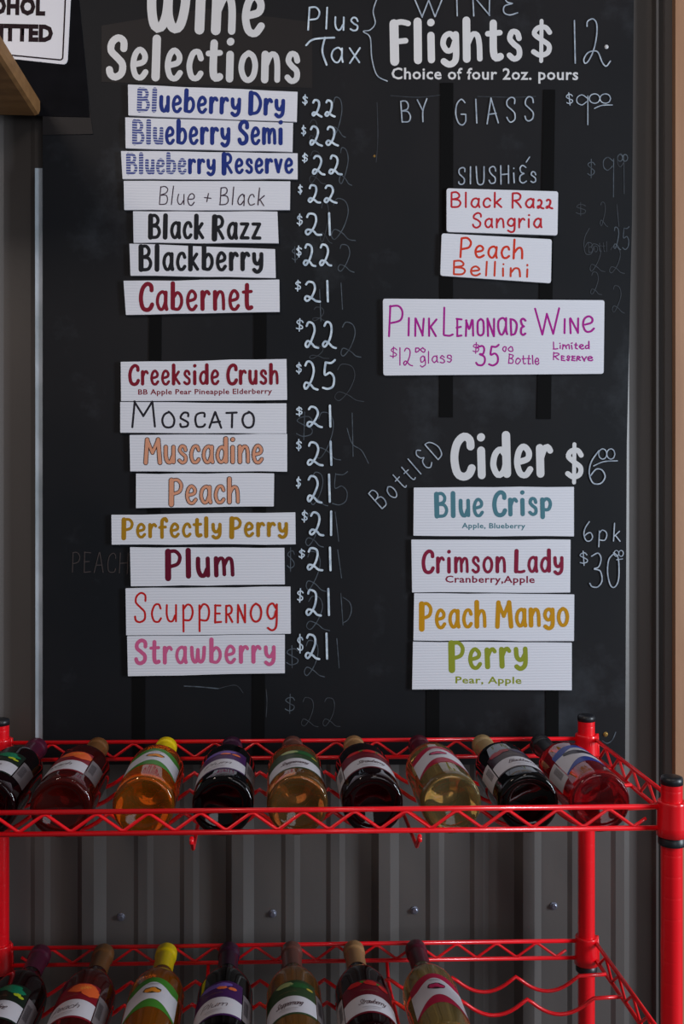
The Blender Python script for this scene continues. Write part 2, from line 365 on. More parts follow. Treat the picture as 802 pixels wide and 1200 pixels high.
def put_strokes(name, strokes, m, parent, fr, d, label=None, grow=0.0, base=0.00004):
    V = []; Fc = []
    for k, (wd, pts, _) in enumerate(strokes):
        path = catmull(pts, max(1.2, wd * .35))
        v, f = ribbon(path, wd + grow)
        n = len(V)
        m_ = len(path)
        for i, p in enumerate(v):
            j = i // 2 if i < 2 * m_ else (0 if i < 2 * m_ + 5 else m_ - 1)     # the line rises a hair along its way, so that it can cross itself
            V.append(loc_on(fr, p[0], p[1], d + base + k * 0.00002 + j * 0.0000025))
        Fc += [tuple(i + n for i in q) for q in f]
    o = link(name, V, Fc, m, parent)
    if label: o['label'] = label
    return o
def sans(name, text, x0, y0, x1, y1, cap, m, parent, fr, d, bold=0.02, label=None):
    """plain bold print laid on the wall plane"""
    cu = bpy.data.curves.new(name, 'FONT'); cu.body = text; cu.size = 1.0; cu.offset = bold; cu.space_character = 1.06; cu.resolution_u = 2
    t = bpy.data.objects.new(name, cu); COL.objects.link(t)
    dg = bpy.context.evaluated_depsgraph_get(); me = bpy.data.meshes.new_from_object(t.evaluated_get(dg))
    bpy.data.objects.remove(t)
    xs = [v.co.x for v in me.vertices]; lo, hi = min(xs), max(xs)
    L = math.hypot(x1 - x0, y1 - y0); ex = ((x1 - x0) / L, (y1 - y0) / L); ey = (ex[1], -ex[0])
    for v in me.vertices:
        a = (v.co.x - lo) / (hi - lo) * L; b = v.co.y / .72 * cap
        v.co = loc_on(fr, x0 + ex[0] * a + ey[0] * b, y0 + ex[1] * a + ey[1] * b, d)
    me.name = name; me.materials.clear(); me.materials.append(m)
    o = bpy.data.objects.new(name, me); COL.objects.link(o); o.parent = parent
    if label: o['label'] = label
    return o

# ------------------------------------------------------------------ setting
def struct(o): o['kind'] = 'structure'; return o
# ribbed steel wall: 9-inch panel profile, major rib and two minor ribs per pitch
PITCH = 0.2286
u_ref = wl(618, 1000, 0.012)[0]                 # step between dark and lit flank of one major rib
prof = []
for k in range(-9, 6):
    b = u_ref + k * PITCH
    prof += [(b - .018, 0), (b - .008, .019), (b + .010, .019), (b + .026, 0)]
    for mpos in (PITCH * .36, PITCH * .67):
        prof += [(b + mpos - .014, 0), (b + mpos - .007, .003), (b + mpos + .007, .003), (b + mpos + .016, 0)]
mb = MB()
ZB, ZT = 0.0, 2.7
v = []; f = []
for (u, d) in prof: v += [(u, -d, ZB), (u, -d, ZT)]
for i in range(len(prof) - 1): f.append((2 * i, 2 * i + 2, 2 * i + 3, 2 * i + 1))
nb = len(v)                                      # back skin so that the sheet has a body
v += [(prof[0][0], .02, ZB), (prof[0][0], .02, ZT), (prof[-1][0], .02, ZB), (prof[-1][0], .02, ZT)]
f.append((nb + 2, nb, nb + 1, nb + 3))
wall = struct(link('wall_back', v, f, M['metal'], loc=(0, WD, 0), rot=(0, 0, TH)))
def screw_mesh(r, h):
    s = MB(); s.lathe([(0, 0), (r * 1.5, 0), (r * 1.5, h * .25), (r * 1.05, h * .35), (r, h * .4), (r, h * .9), (r * .8, h), (0, h)], 12)
    return s
def put_screw(px, py, d, m, parent, fr, r=.0042, h=.005, name='screw'):
    s = screw_mesh(r, h); p = loc_on(fr, px, py, d)
    return s.link(name, m, parent, False, p, (PI / 2, 0, 0))
WF = (0, 0, 0)
for px, py in ((142, 1074.5), (320, 1070.5), (486, 1066.5), (649, 1061.5)):
    put_screw(px, py, 0.0, M['steel'], wall, WF)
s = MB(); s.box(-2.4, 2.4, -2.8, 2.2, -.06, 0); struct(s.link('floor', M['floor']))
# dark corner trim and the wooden casing on the right
def wall_box(name, px0, px1, d0, d1, z0, z1, m, dref):
    u0 = wl(px0, 600, dref)[0]; u1 = wl(px1, 600, dref)[0]
    s = MB(); s.box(u0, u1, -d1, -d0, z0, z1)
    return s.link(name, m, None, False, (0, WD, 0), (0, 0, TH))
struct(wall_box('trim_1', 773, 787, 0.0, .016, 0, 2.6, M['trim'], .016))
struct(wall_box('trim_2', 769.5, 772.5, 0.0, .019, 0, 2.6, M['metal'], .019))
u0 = wl(792, 600, .032)[0]
cs = MB(); cs.box(u0, u0 + .14, -.032, 0, 0, 2.6)
struct(cs.link('trim_3', M['wood'], None, False, (0, WD, 0), (0, 0, TH)))

# ------------------------------------------------------------------ chalkboard
bd, BF = wall_thing('chalkboard', 390, 895, BOARD)
tag(bd, 'large black chalkboard menu mounted on the ribbed wall above the red rack', 'chalkboard')
s = MB()
out = [wl(50, 896, BOARD), wl(50, -26, BOARD), wl(743.5, -26, BOARD), wl(741, 260, BOARD), wl(735, 520, BOARD), wl(733, 896, BOARD)]
s.prism([(p[0] - BF[0], p[1] - BF[2]) for p in out], .007, 0)
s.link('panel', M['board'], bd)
def strip(pts, d0, d1, m, parent, fr, name, label=None):
    s = MB(); q = [wl(x, y, d1) for x, y in pts]
    s.prism([(p[0] - fr[0], p[1] - fr[2]) for p in q], -(d0 - fr[1]), -(d1 - fr[1]))
    o = s.link(name, m, parent)
    if label: o['label'] = label
    return o
TP = BOARD + .0012
for pts in ([(516.5, 97), (531.5, 97), (531, 489), (515.5, 489)], [(637.5, 105), (651, 105), (646, 491), (629.5, 491)],
            [(500.5, 640), (515.5, 640), (515, 893), (500, 893)], [(640, 640), (655, 640), (655, 893), (640, 893)],
            [(175, 360), (189.5, 360), (188, 640), (173, 640)], [(298, 360), (312.5, 360), (312, 640), (297, 640)],
            [(156, 640), (171, 640), (170, 893), (155.5, 893)], [(297, 640), (312, 640), (310, 893), (296, 893)]):
    strip(pts, BOARD, TP, M['tape'], bd, BF, 'magnetic_strip')
bd_edge = strip([(41, 197), (50, 197), (50, 400), (50, 872), (41.5, 872), (41.5, 500)], .004, BOARD - .003, M['edge'], bd, BF, 'edge_strip', 'pale foam edge strip down the left side of the board')  # strip stops short where the shelf's shadow falls; shade put into its shape
strip([(119, 30), (240, 10), (366, 26), (366, 103), (150, 97), (119, 96)], BOARD, BOARD + .0003, M['patch'], bd, BF, 'vinyl_backing')
put_screw(710, 860.5, BOARD, M['brass'], bd, BF, .0026, .002)
put_screw(711, 55, BOARD, M['vinyl'], bd, BF, .0022, .002)
put_screw(439, 183, BOARD, M['brass'], bd, BF, .0012, .001)
BT = BOARD + .0004
def vin(text, a, **k):
    put_strokes('lettering', strokes_text(text, *a, **k), M['vinyl'], bd, BF, BT)
vin('Wine', (171, 35, 311, 41, 64, 8.8), gap=.2)
vin('Selections', (124, 91, 352, 96.5, 48, 6.8), gap=.18)
vin('Flights', (458, 73, 613, 70, 48, 6.6), gap=.17)
vin('$', (622, 69, 648, 69, 42, 6.0))
vin('Cider', (529, 560, 650, 557, 49, 7.2), gap=.18)
vin('$', (662, 563, 685, 563, 40, 6.0))
sans('lettering', 'Choice of four 2oz. pours', 459, 92.5, 678, 93.5, 13.6, M['vinyl'], bd, BF, BT, .018)
TB = TP + .0003
def ch(text, a, m='chalk_thin', **k):
    k.setdefault('flat', True); k.setdefault('alt', True); k.setdefault('jit', .4)
    return put_strokes('chalk_writing', strokes_text(text, *a, **k), M[m], bd, BF, TB)
def raw(lines, wd, m='chalk_thin'):
    return put_strokes('chalk_writing', [(wd, l, 0) for l in lines], M[m], bd, BF, TB)
ch('Plus', (360, 34, 420, 37, 27, 2.0), 'chalk', gap=.16)
raw([[(359, 53), (368, 46), (392, 44)], [(381, 44), (378, 60), (383, 76)]], 2.2, 'chalk')
ch('ax', (388, 74, 423, 74, 30, 2.0), 'chalk', gap=.2)
raw([[(443, -4), (437.6, 12.5), (440, 27), (434, 35), (426, 37), (434, 44), (436, 68), (442, 88), (454, 95)]], 1.3)
ch('WINɛ', (485, 20, 608, 17, 24, 1.5), gap=.3)
raw([[(673.5, 24), (674.5, 74)]], 1.5)
raw([[(680 + x / 6, y / 6) for x, y in ((50, 185), (54, 150), (92, 133), (118, 170), (116, 260), (95, 355), (62, 425), (36, 445), (28, 415), (55, 372), (100, 358), (130, 372), (158, 440), (185, 465), (214, 430))]], 1.5)
ch('BY', (471, 144, 503, 142, 26, 1.5), gap=.35)
ch('GlASS', (534, 147, 627, 142, 30, 1.5), gap=.35)
ch('$', (664, 123, 673, 122, 13, 1.2)); ch('9', (676, 138, 690, 138, 27, 1.2))
def oo(x0, x1, y0, y1, m='chalk_thin', wd=1.2, under=None):
    w2 = (x1 - x0) / 2
    L = []
    for k in (0, 1):
        cx = x0 + w2 * (k + .5); cy = (y0 + y1) / 2
        L.append([(cx + w2 * .5 * math.cos(t * PI / 4), cy + (y1 - y0) / 2 * math.sin(t * PI / 4)) for t in range(9)])
    if under: L.append(list(under))
    return raw(L, wd, m)
oo(691, 716, 110, 121, under=((697, 127), (706, 123.5), (718, 123)))
ch('SlUSHiɛs', (537, 217, 629, 214, 21, 1.5), gap=.2); raw([[(621, 184), (617, 190)]], 1.3)
ch('BottlɛD', (448, 597, 522, 532, 25, 1.3), gap=.3)
ch('6', (690, 567, 710, 567, 38, 1.5)); oo(702, 721, 526, 538, under=((696, 546), (708, 541), (724, 540)))
ch('6pk', (684, 634, 728, 635, 22, 1.3), gap=.25)
ch('$', (680, 662, 690, 661, 15, 1.2)); ch('30', (691, 688, 727, 688, 40, 1.4), gap=.12)
oo(720, 731, 645, 652, wd=1.0, under=((723, 656), (730, 655)))
# price column: ($ box, digits, x0, x1, top, base)
rows = [((354, 361, 112, 122), '22', 365, 394, 117, 136), ((353, 359, 148, 158), '22', 362, 398, 148, 170), ((354, 361, 180, 190), '22', 365, 402, 182, 204),
        ((349, 355, 217, 227), '22', 360, 396, 217, 237), ((348, 355, 252, 264), '21', 357, 388, 250, 275), ((347, 354, 289, 300), '22', 355, 390, 286, 311),
        ((346, 353, 329, 340), '21', 356, 386, 330, 353), ((347, 356, 374, 387), '22', 357, 395, 377, 407), ((347, 354, 426, 437), '25', 355, 394, 423, 456),
        ((347, 355, 477, 487), '21', 359, 389, 476, 500), ((347, 354, 516, 527), '21', 359, 390, 518, 545), ((347, 353, 560, 571), '21', 359, 388, 557, 588),
        ((353, 361, 599, 611), '21', 362, 390, 600, 627), ((350, 358, 644, 654), '21', 359, 389, 642, 668), ((348, 356, 691, 705), '21', 358, 387, 691, 721),
        ((348, 356, 745, 764), '21', 357, 385, 743, 772)]
for d, t, x0, x1, y0, y1 in rows:
    ch('$', (d[0], d[3], d[1], d[3], d[3] - d[2], 1.5), 'chalk')
    ch(t, (x0, y1, x1, y1, y1 - y0, 2.5), 'chalk', gap=.16)
TB2 = TB; TB = BOARD + .0004
for t, x0, x1, y0, y1, m in (('2', 389, 406, 113, 160, 'ghost'), ('2', 397, 413, 172, 216, 'ghost'), ('2', 388, 417, 232, 281, 'ghost'), ('2', 396, 416, 286, 318, 'ghost'),
        ('1', 399, 402, 332, 362, 'ghost'), ('2', 399, 424, 377, 418, 'ghost'), ('2', 392, 427, 426, 470, 'ghost_faint'), ('$', 347, 367, 485, 514, 'ghost'),
        ('2', 370, 400, 482, 538, 'ghost'), ('1', 412, 415, 485, 535, 'ghost'), ('25', 364, 408, 553, 592, 'ghost'), ('2', 358, 380, 600, 640, 'ghost'), ('1', 392, 398, 601, 634, 'ghost'),
        ('$', 336, 346, 643, 668, 'ghost'), ('2', 358, 383, 645, 692, 'ghost'), ('1', 395, 401, 645, 677, 'ghost'), ('2', 359, 387, 698, 738, 'ghost'), ('1', 399, 403, 696, 732, 'ghost'),
        ('$', 335, 350, 758, 781, 'ghost'), ('2', 356, 381, 750, 792, 'ghost'), ('1', 394, 398, 749, 783, 'ghost'), ('$', 334, 346, 815, 835, 'ghost'), ('22', 353, 399, 817, 851, 'ghost_faint'),
        ('2', 362, 376, 140, 165, 'ghost_faint'), ('2', 362, 382, 176, 215, 'ghost_faint'), ('2', 375, 390, 236, 284, 'ghost_faint'), ('$', 342, 350, 290, 306, 'ghost'),
        ('2', 366, 386, 360, 376, 'ghost_faint'), ('2', 362, 386, 405, 420, 'ghost_faint'), ('1', 374, 377, 340, 376, 'ghost'),
        ('$', 688, 698, 188, 207, 'ghost'), ('9', 707, 720, 184, 220, 'ghost'), ('9', 724, 732, 180, 216, 'ghost_faint'), ('$', 675, 687, 238, 252, 'ghost_faint'), ('2', 703, 713, 236, 265, 'ghost_faint'),
        ('1', 723, 726, 240, 265, 'ghost_faint'), ('6', 684, 696, 268, 298, 'ghost_faint'), ('25', 719, 738, 266, 292, 'ghost'), ('2', 691, 710, 285, 318, 'ghost_faint'), ('2', 714, 733, 288, 320, 'ghost_faint'),
        ('2', 692, 706, 318, 345, 'ghost_faint'), ('2', 717, 733, 334, 366, 'ghost_faint')):
    ch(t, (x0, y1, x1, y1, y1 - y0, 1.1 if m == 'ghost' else .9), m)
for q in ([(407, 502), (413, 520), (424, 528), (432, 543)], [(402, 700), (410, 706), (412, 716), (408, 726), (402, 730)]): raw([q], 1.0, 'ghost')
oo(724, 736, 181, 189, 'ghost', 1.0); ch('Bottl', (690, 296, 712, 295, 12, .8), 'ghost_faint')
ch('^P^e^a^c^h', (84, 670, 150, 672, 42, 1.0), 'ghost_brown')
for q in ([(458, 112), (490, 114), (520, 111)], [(560, 113), (600, 114), (628, 113)], [(442, 120), (443, 160), (441, 190)]): raw([q], .8, 'ghost_faint')
raw([[(216, 804), (235, 805), (256, 807)]], 1.3, 'ghost'); raw([[(256, 807), (276, 803), (285, 812)]], .7, 'ghost_faint')
raw([[(312, 808), (313, 822), (312, 840)]], 1.0, 'ghost_faint')
raw([[(706, 868), (712, 871), (718, 867), (722, 858)]], 1.2, 'ghost')

# ------------------------------------------------------------------ corrugated plastic name strips
BLUE, BLK, MAR = (26, 50, 132), (24, 26, 34), (132, 18, 42)
SD = TP + .004                                    # front of a strip
def rounded(c, r, n=4):
    out = []
    for i in range(4):
        p = c[i]; a = c[i - 1]; b = c[(i + 1) % 4]
        da = math.hypot(a[0] - p[0], a[1] - p[1]); db = math.hypot(b[0] - p[0], b[1] - p[1])
        A = (p[0] + (a[0] - p[0]) / da * r, p[1] + (a[1] - p[1]) / da * r); B = (p[0] + (b[0] - p[0]) / db * r, p[1] + (b[1] - p[1]) / db * r)
        for k in range(n + 1):
            t = k / n; out.append(tuple((1 - t) ** 2 * A[j] + 2 * t * (1 - t) * p[j] + t * t * B[j] for j in (0, 1)))
    return out
def menu_strip(corners, label, texts, group, r=.6, d0=TP):
    cx = sum(c[0] for c in corners) / 4; by = max(c[1] for c in corners)
    o, fr = wall_thing('menu_strip', cx, by, d0); tag(o, label, 'menu strip', group)
    d1 = d0 + .004
    pts = rounded(corners, r)
    if r < 1:                                     # hand-cut edges wander a little
        q = []
        for i in range(len(pts)):
            q.append(pts[i]); a = pts[i]; b = pts[(i + 1) % len(pts)]
            L = math.hypot(b[0] - a[0], b[1] - a[1])
            if L > 60:
                for k in range(1, 6): q.append((a[0] + (b[0] - a[0]) * k / 6, a[1] + (b[1] - a[1]) * k / 6 + random.uniform(-.5, .5)))
        pts = q
    strip(pts, d0, d1, M['plastic'], o, fr, 'plastic_panel')
    for t in texts:
        if t[0] == 'sans': sans('lettering', t[1], *t[2], ink(t[3]), o, fr, d1 + .0001, .02)
        elif t[0] == 'out':
            st = strokes_text(t[1], *t[2], **t[4])
            put_strokes('lettering_outline', st, ink((60, 44, 52)), o, fr, d1, None, 1.6)
            put_strokes('lettering', st, ink(t[3]), o, fr, d1, None, 0, .0008)
        elif t[0] == 'worn':
            st = strokes_text(t[1], *t[2], **t[4]); n = t[5]
            put_strokes('worn_lettering', [x for x in st if x[2] < n], worn(t[3]), o, fr, d1, 'worn, half flaked first letters')
            put_strokes('lettering', [x for x in st if x[2] >= n], ink(t[3]), o, fr, d1)
        else:
            put_strokes('lettering', strokes_text(t[1], *t[2], **t[4]), ink(t[3]), o, fr, d1)
    return o
b_, h_ = dict(gap=.17), dict(gap=.12, flat=True, alt=True, jit=.6)
WG = 'name strips on the chalkboard'
S_ = lambda *a: menu_strip(*a[:3], WG, *a[3:])
S_([(150, 99), (349, 107.6), (348, 142.6), (150.5, 135)], 'white strip with blue lettering Blueberry Dry, topmost on the board', [('worn', 'Blueberry Dry', (161, 130, 334, 135, 26, 3.86), BLUE, b_, 2)])
S_([(146.8, 137.5), (343.7, 144), (343, 178), (147.3, 173.5)], 'white strip with blue lettering Blueberry Semi', [('worn', 'Blueberry Semi', (155.5, 168.5, 331.5, 169, 27, 3.86), BLUE, b_, 3)])
S_([(141.8, 177), (349, 179.6), (349, 210), (143.7, 209.7)], 'white strip with blue lettering Blueberry Reserve', [('worn', 'Blueberry Reserve', (148.5, 203.5, 344.5, 202.5, 23, 3.53), BLUE, b_, 6)])
S_([(145, 212), (340.4, 212.5), (340, 246), (145.6, 246)], 'white strip with thin handwritten Blue + Black', [('h', 'Blue + Black', (186, 240, 310, 241.5, 22, 1.3), (62, 44, 62), dict(gap=.14, flat=True, jit=.6, slant=.08))])
S_([(156, 247.5), (325.3, 248), (326.7, 285), (156.6, 284.5)], 'white strip with bold black lettering Black Razz', [('b', 'Black Razz', (174, 279, 307, 280.5, 27, 3.95), BLK, b_)])
S_([(151.7, 285.5), (322.6, 292), (323.4, 325.7), (153, 323)], 'white strip with bold black lettering Blackberry', [('b', 'Blackberry', (163, 317, 309, 316.5, 29, 4.03), BLK, b_)])
S_([(144.8, 329), (327.5, 327.6), (328, 365.5), (147.6, 369)], 'white strip with dark red lettering Cabernet', [('b', 'Cabernet', (163, 364, 297, 363, 32, 3.86), MAR, b_)])
S_([(141.5, 424), (335.9, 420.7), (336.7, 468.6), (142, 470)], 'white strip with dark red Creekside Crush over small fruit names', [('b', 'Creekside Crush', (150.5, 451, 327, 450, 23, 3.11), MAR, b_), ('sans', 'BB Apple Pear Pineapple Elderberry', (162, 462.3, 319, 461.3, 6.2), MAR)])
S_([(141, 471), (335.9, 472.6), (336, 508), (141, 507)], 'white strip with black marker handwriting Moscato', [('h', 'M^o^s^c^a^t^o', (153.5, 501, 299, 501, 32, 2.5), (36, 34, 44), h_)])
S_([(152, 509.7), (336.7, 508.5), (336.7, 552.8), (152.7, 552.4)], 'white strip with outlined peach-coloured lettering Muscadine', [('out', 'Muscadine', (169, 543, 309, 542.5, 29, 3.19), (226, 160, 128), dict(gap=.15))])
S_([(159.5, 555), (321.5, 554.8), (321, 593.5), (159.5, 595.5)], 'white strip with outlined peach-coloured lettering Peach', [('out', 'Peach', (199, 590.5, 281, 589.5, 29, 3.19), (226, 160, 128), dict(gap=.15))])
S_([(130.6, 603.3), (346.3, 600.4), (346.7, 637.9), (131, 638.3)], 'widest white strip with gold lettering Perfectly Perry', [('b', 'Perfectly Perry', (143, 630, 338, 628, 22, 3.44), (176, 130, 22), b_)])
S_([(152.4, 641.2), (333.5, 642), (334, 684.8), (153.4, 687)], 'white strip with dark plum-red lettering Plum', [('b', 'Plum', (194.5, 677, 275.5, 675, 32, 4.37), (104, 10, 42), b_)])
S_([(147.2, 689.5), (340.6, 687.6), (341, 742.6), (148, 744.5)], 'tall white strip with red marker handwriting Scuppernog', [('h', 'Scupp^e^r^nog', (157, 730, 326, 729, 36, 2.4), (204, 28, 28), dict(gap=.14, flat=True, jit=.3))])
S_([(149, 745.5), (334, 743.8), (334, 789), (150, 792.4)], 'white strip with pink lettering Strawberry, lowest in the left column', [('b', 'Strawberry', (157.5, 778, 323.5, 776.5, 28, 3.70), (214, 98, 148), b_)])
RED = (196, 36, 50)
S_([(523.7, 220.6), (654.5, 224.3), (653.6, 275.8), (523.7, 271.6)], 'white card with red handwriting Black Razz Sangria', [('h', 'Black Ra^2^2', (528, 243, 649, 244, 18, 2.3), RED, dict(gap=.12, flat=True, jit=.3)), ('h', 'Sangria', (553.5, 267, 636.5, 267, 18, 2.3), RED, dict(gap=.12, flat=True, jit=.3))], 3)
S_([(518, 273.4), (647, 280.4), (646, 331.9), (516.3, 323)], 'tilted white card with orange-red handwriting Peach Bellini', [('h', 'Peach', (538.5, 301, 613.5, 304, 23, 2.6), (218, 58, 34), dict(gap=.12, flat=True, jit=.3)), ('h', 'Bellini', (530.5, 322, 619.5, 325, 17, 2.3), (214, 66, 40), dict(gap=.14, flat=True, jit=.3))], 3)
MG = (176, 24, 150)
S_([(449, 350), (708.8, 351.8), (707.8, 438), (449.5, 440)], 'large white card with magenta handwriting Pink Lemonade Wine and prices',
   [('h', 'P^i^n^k', (455, 393, 513, 394, 36, 2.4), MG, h_), ('h', 'L^e^m^o^na^d^ɛ', (519, 394, 618, 393, 35, 2.4), MG, h_), ('h', 'W^i^ne', (627, 392, 698, 389, 30, 2.4), MG, h_),
    ('h', '$', (457, 419, 466, 419, 12, 1.3), MG, h_), ('h', '12', (468, 428, 484, 428, 20, 1.5), MG, h_), ('h', 'oo', (486, 413, 499, 413, 9, 1.5), MG, h_), ('h', 'glass', (492, 426, 530, 425, 14, 1.4), MG, h_),
    ('h', '$', (554, 413, 562, 413, 11, 1.3), MG, h_), ('h', '35', (557, 428, 586, 428, 23, 2.4), MG, h_), ('h', 'oo', (588, 412, 602, 412, 9, 1.5), MG, h_), ('h', 'Bottle', (596, 426, 633, 427, 11, 1.4), MG, h_),
    ('h', 'Limited', (648, 409, 692, 409, 8.5, 1.5), MG, h_), ('h', 'R^e^s^e^r^ve', (648, 422, 696, 423, 9, 1.5), MG, h_)], 3)
TEAL, CR, GOLD, OLV = (78, 128, 144), (138, 24, 60), (204, 146, 12), (148, 156, 46)
S_([(485.3, 571.4), (673, 570.5), (673, 628.6), (484.8, 627.7)], 'white strip with teal lettering Blue Crisp over small fruit names', [('b', 'Blue Crisp', (510, 606, 648, 603, 28, 3.86), TEAL, b_), ('sans', 'Apple, Blueberry', (541.5, 618.8, 616, 619.3, 6.2), TEAL)])
S_([(482.4, 632.4), (669, 632.4), (668.6, 694.3), (483.3, 694.3)], 'white strip with crimson lettering Crimson Lady over small fruit names', [('b', 'Crimson Lady', (494.5, 671.5, 661, 670.5, 26, 3.36), CR, b_), ('sans', 'Cranberry,Apple', (522, 682.5, 627, 683, 8.2), CR)])
S_([(485.7, 695.3), (673.4, 696.7), (673, 751.2), (484.8, 750.5)], 'white strip with yellow-gold lettering Peach Mango', [('b', 'Peach Mango', (492, 736.5, 668, 733.5, 30, 4.12), GOLD, b_)])
S_([(484.3, 752), (670.5, 753.3), (670.5, 809), (483.3, 808)], 'white strip with olive green lettering Perry, lowest in the right column', [('b', 'Perry', (527, 784.5, 619.5, 781, 32, 4.70), OLV, b_), ('sans', 'Pear, Apple', (534, 800.6, 611.5, 801.2, 8.2), OLV)])

# ------------------------------------------------------------------ black sheet, sign, wooden shelf at upper left
bs, fr = wall_thing('black_sheet', 30, 157, BOARD + .001); tag(bs, 'black plastic sheet overlapping the chalkboard corner behind the white sign', 'sheet')
strip([(-70, -60), (86, -60), (92, 0), (99, 70), (105, 137), (-70, 133)], BOARD + .0015, BOARD + .0028, M['sheet'], bs, fr, 'upper_sheet')
strip([(50, 120), (104, 120), (109, 157), (50, 158)], BOARD + .0004, BOARD + .0014, M['patch'], bs, fr, 'lower_flap')
sg, fr = wall_thing('wall_sign', -14, 76, BOARD + .003); tag(sg, 'white printed sign with black border and bold capitals, at the upper left corner', 'sign')
SG = BOARD + .0045
strip(rounded([(-112, -80), (86.5, -72), (79, 76), (-112, 55)], 7), BOARD + .003, SG, M['signwhite'], sg, fr, 'sign_panel')
bp = rounded([(-107, -75), (79.5, -68), (73.5, 70.5), (-107, 53)], 4)
put_strokes('border_line', [(1.7, [bp[i], bp[(i + 1) % len(bp)]], 0) for i in range(len(bp))], M['ink'], sg, fr, SG)
sans('sign_lettering', 'ALCOHOL', -54, 14.5, 53, 17, 18.5, M['ink'], sg, fr, SG + .0002, .06)
sans('sign_lettering', 'PERMITTED', -57, 45.5, 62, 48, 18.5, M['ink'], sg, fr, SG + .0002, .06)
sans('sign_lettering', 'NO', -20, -18, 18, -17, 18, M['ink'], sg, fr, SG + .0002, .035)
# wooden shelf: one thick board standing off the wall
u1, zb = wl(47, 135.5, BOARD + .004)
s = MB(); r = .008
sec = [(-.85, 0), (u1 - r, 0), (u1 - r * .3, r * .25), (u1, r), (u1, .022), (u1 - .003, .027), (u1 - .008, .0295), (-.85, .0295)]
sec = [(max(x, u1 - .35) if i in (0, 7) else x, z) for i, (x, z) in enumerate(sec)]
dW = BOARD + .004
s.prism([(x - u1 + .17, z) for x, z in sec], 0, -.32)
sh = s.link('wooden_shelf', M['wood2'], None, False, ((u1 - .17) * CT + dW * ST, WD + (u1 - .17) * ST - dW * CT, zb), (0, 0, TH))
tag(sh, 'thick pine shelf board with rounded edge jutting from the wall at upper left', 'shelf')

# ------------------------------------------------------------------ red wire rack
P0 = Vector((.3722, 1.559, 0)); RU = Vector((math.cos(.03), math.sin(.03), 0)); RV = Vector((.0716, -.9974, 0))
RW, RDP = .884, .331
TILT = .004
rk = empty('wire_wine_rack', (P0 - RU * (RW / 2) + RV * (RDP / 2))[:]); rk.location.z = 0
tag(rk, 'red wire wine rack with wavy bottle cradles in front of the ribbed wall', 'wine rack')
RO = Vector(rk.location)
def rp_(a, b, z): return P0 + RU * a + RV * b + Vector((0, 0, z + TILT * (-a) * -1 * 0)) - RO
TOPZ, LOWZ = CZ - .3774, CZ - .685
def post(a, b):
    c = rp_(a, b, 0); s = MB(); top = TOPZ + .0235
    pr = [(0, .02), (.0127, .02)]; z = .045
    while z < top - .006:
        pr += [(.0127, z - .0025), (.0127, z - .0008), (.01252, z), (.0127, z + .0008), (.0127, z + .0025)]; z += .0254
    pr += [(.0127, top), (0, top)]
    s.lathe(pr, 28, (0, 0, 0)); o = s.link('post', M['red'], rk, True, c)
    me = o.data
    e = o.modifiers.new('edge', 'EDGE_SPLIT'); e.split_angle = math.radians(50)
    s = MB(); s.lathe([(0, top - .003), (.0131, top - .003), (.0134, top + .002), (.0125, top + .0055), (.009, top + .0068), (0, top + .0072)], 24)
    q = s.link('post_cap', M['clip'], o, True)
    s = MB(); s.lathe([(0, 0), (.017, 0), (.018, .004), (.012, .01), (.008, .012), (.008, .022), (0, .022)], 20); s.link('levelling_foot', M['clip'], o, True)
    for zz in (TOPZ, LOWZ):
        s = MB(); s.lathe([(.0128, zz - .052), (.0158, zz - .052), (.0162, zz - .050), (.0158, zz - .041), (.0128, zz - .040)], 24); s.link('split_sleeve', M['clip'], o, True)
for a in (0, -RW):
    for b in (0, RDP): post(a, b)
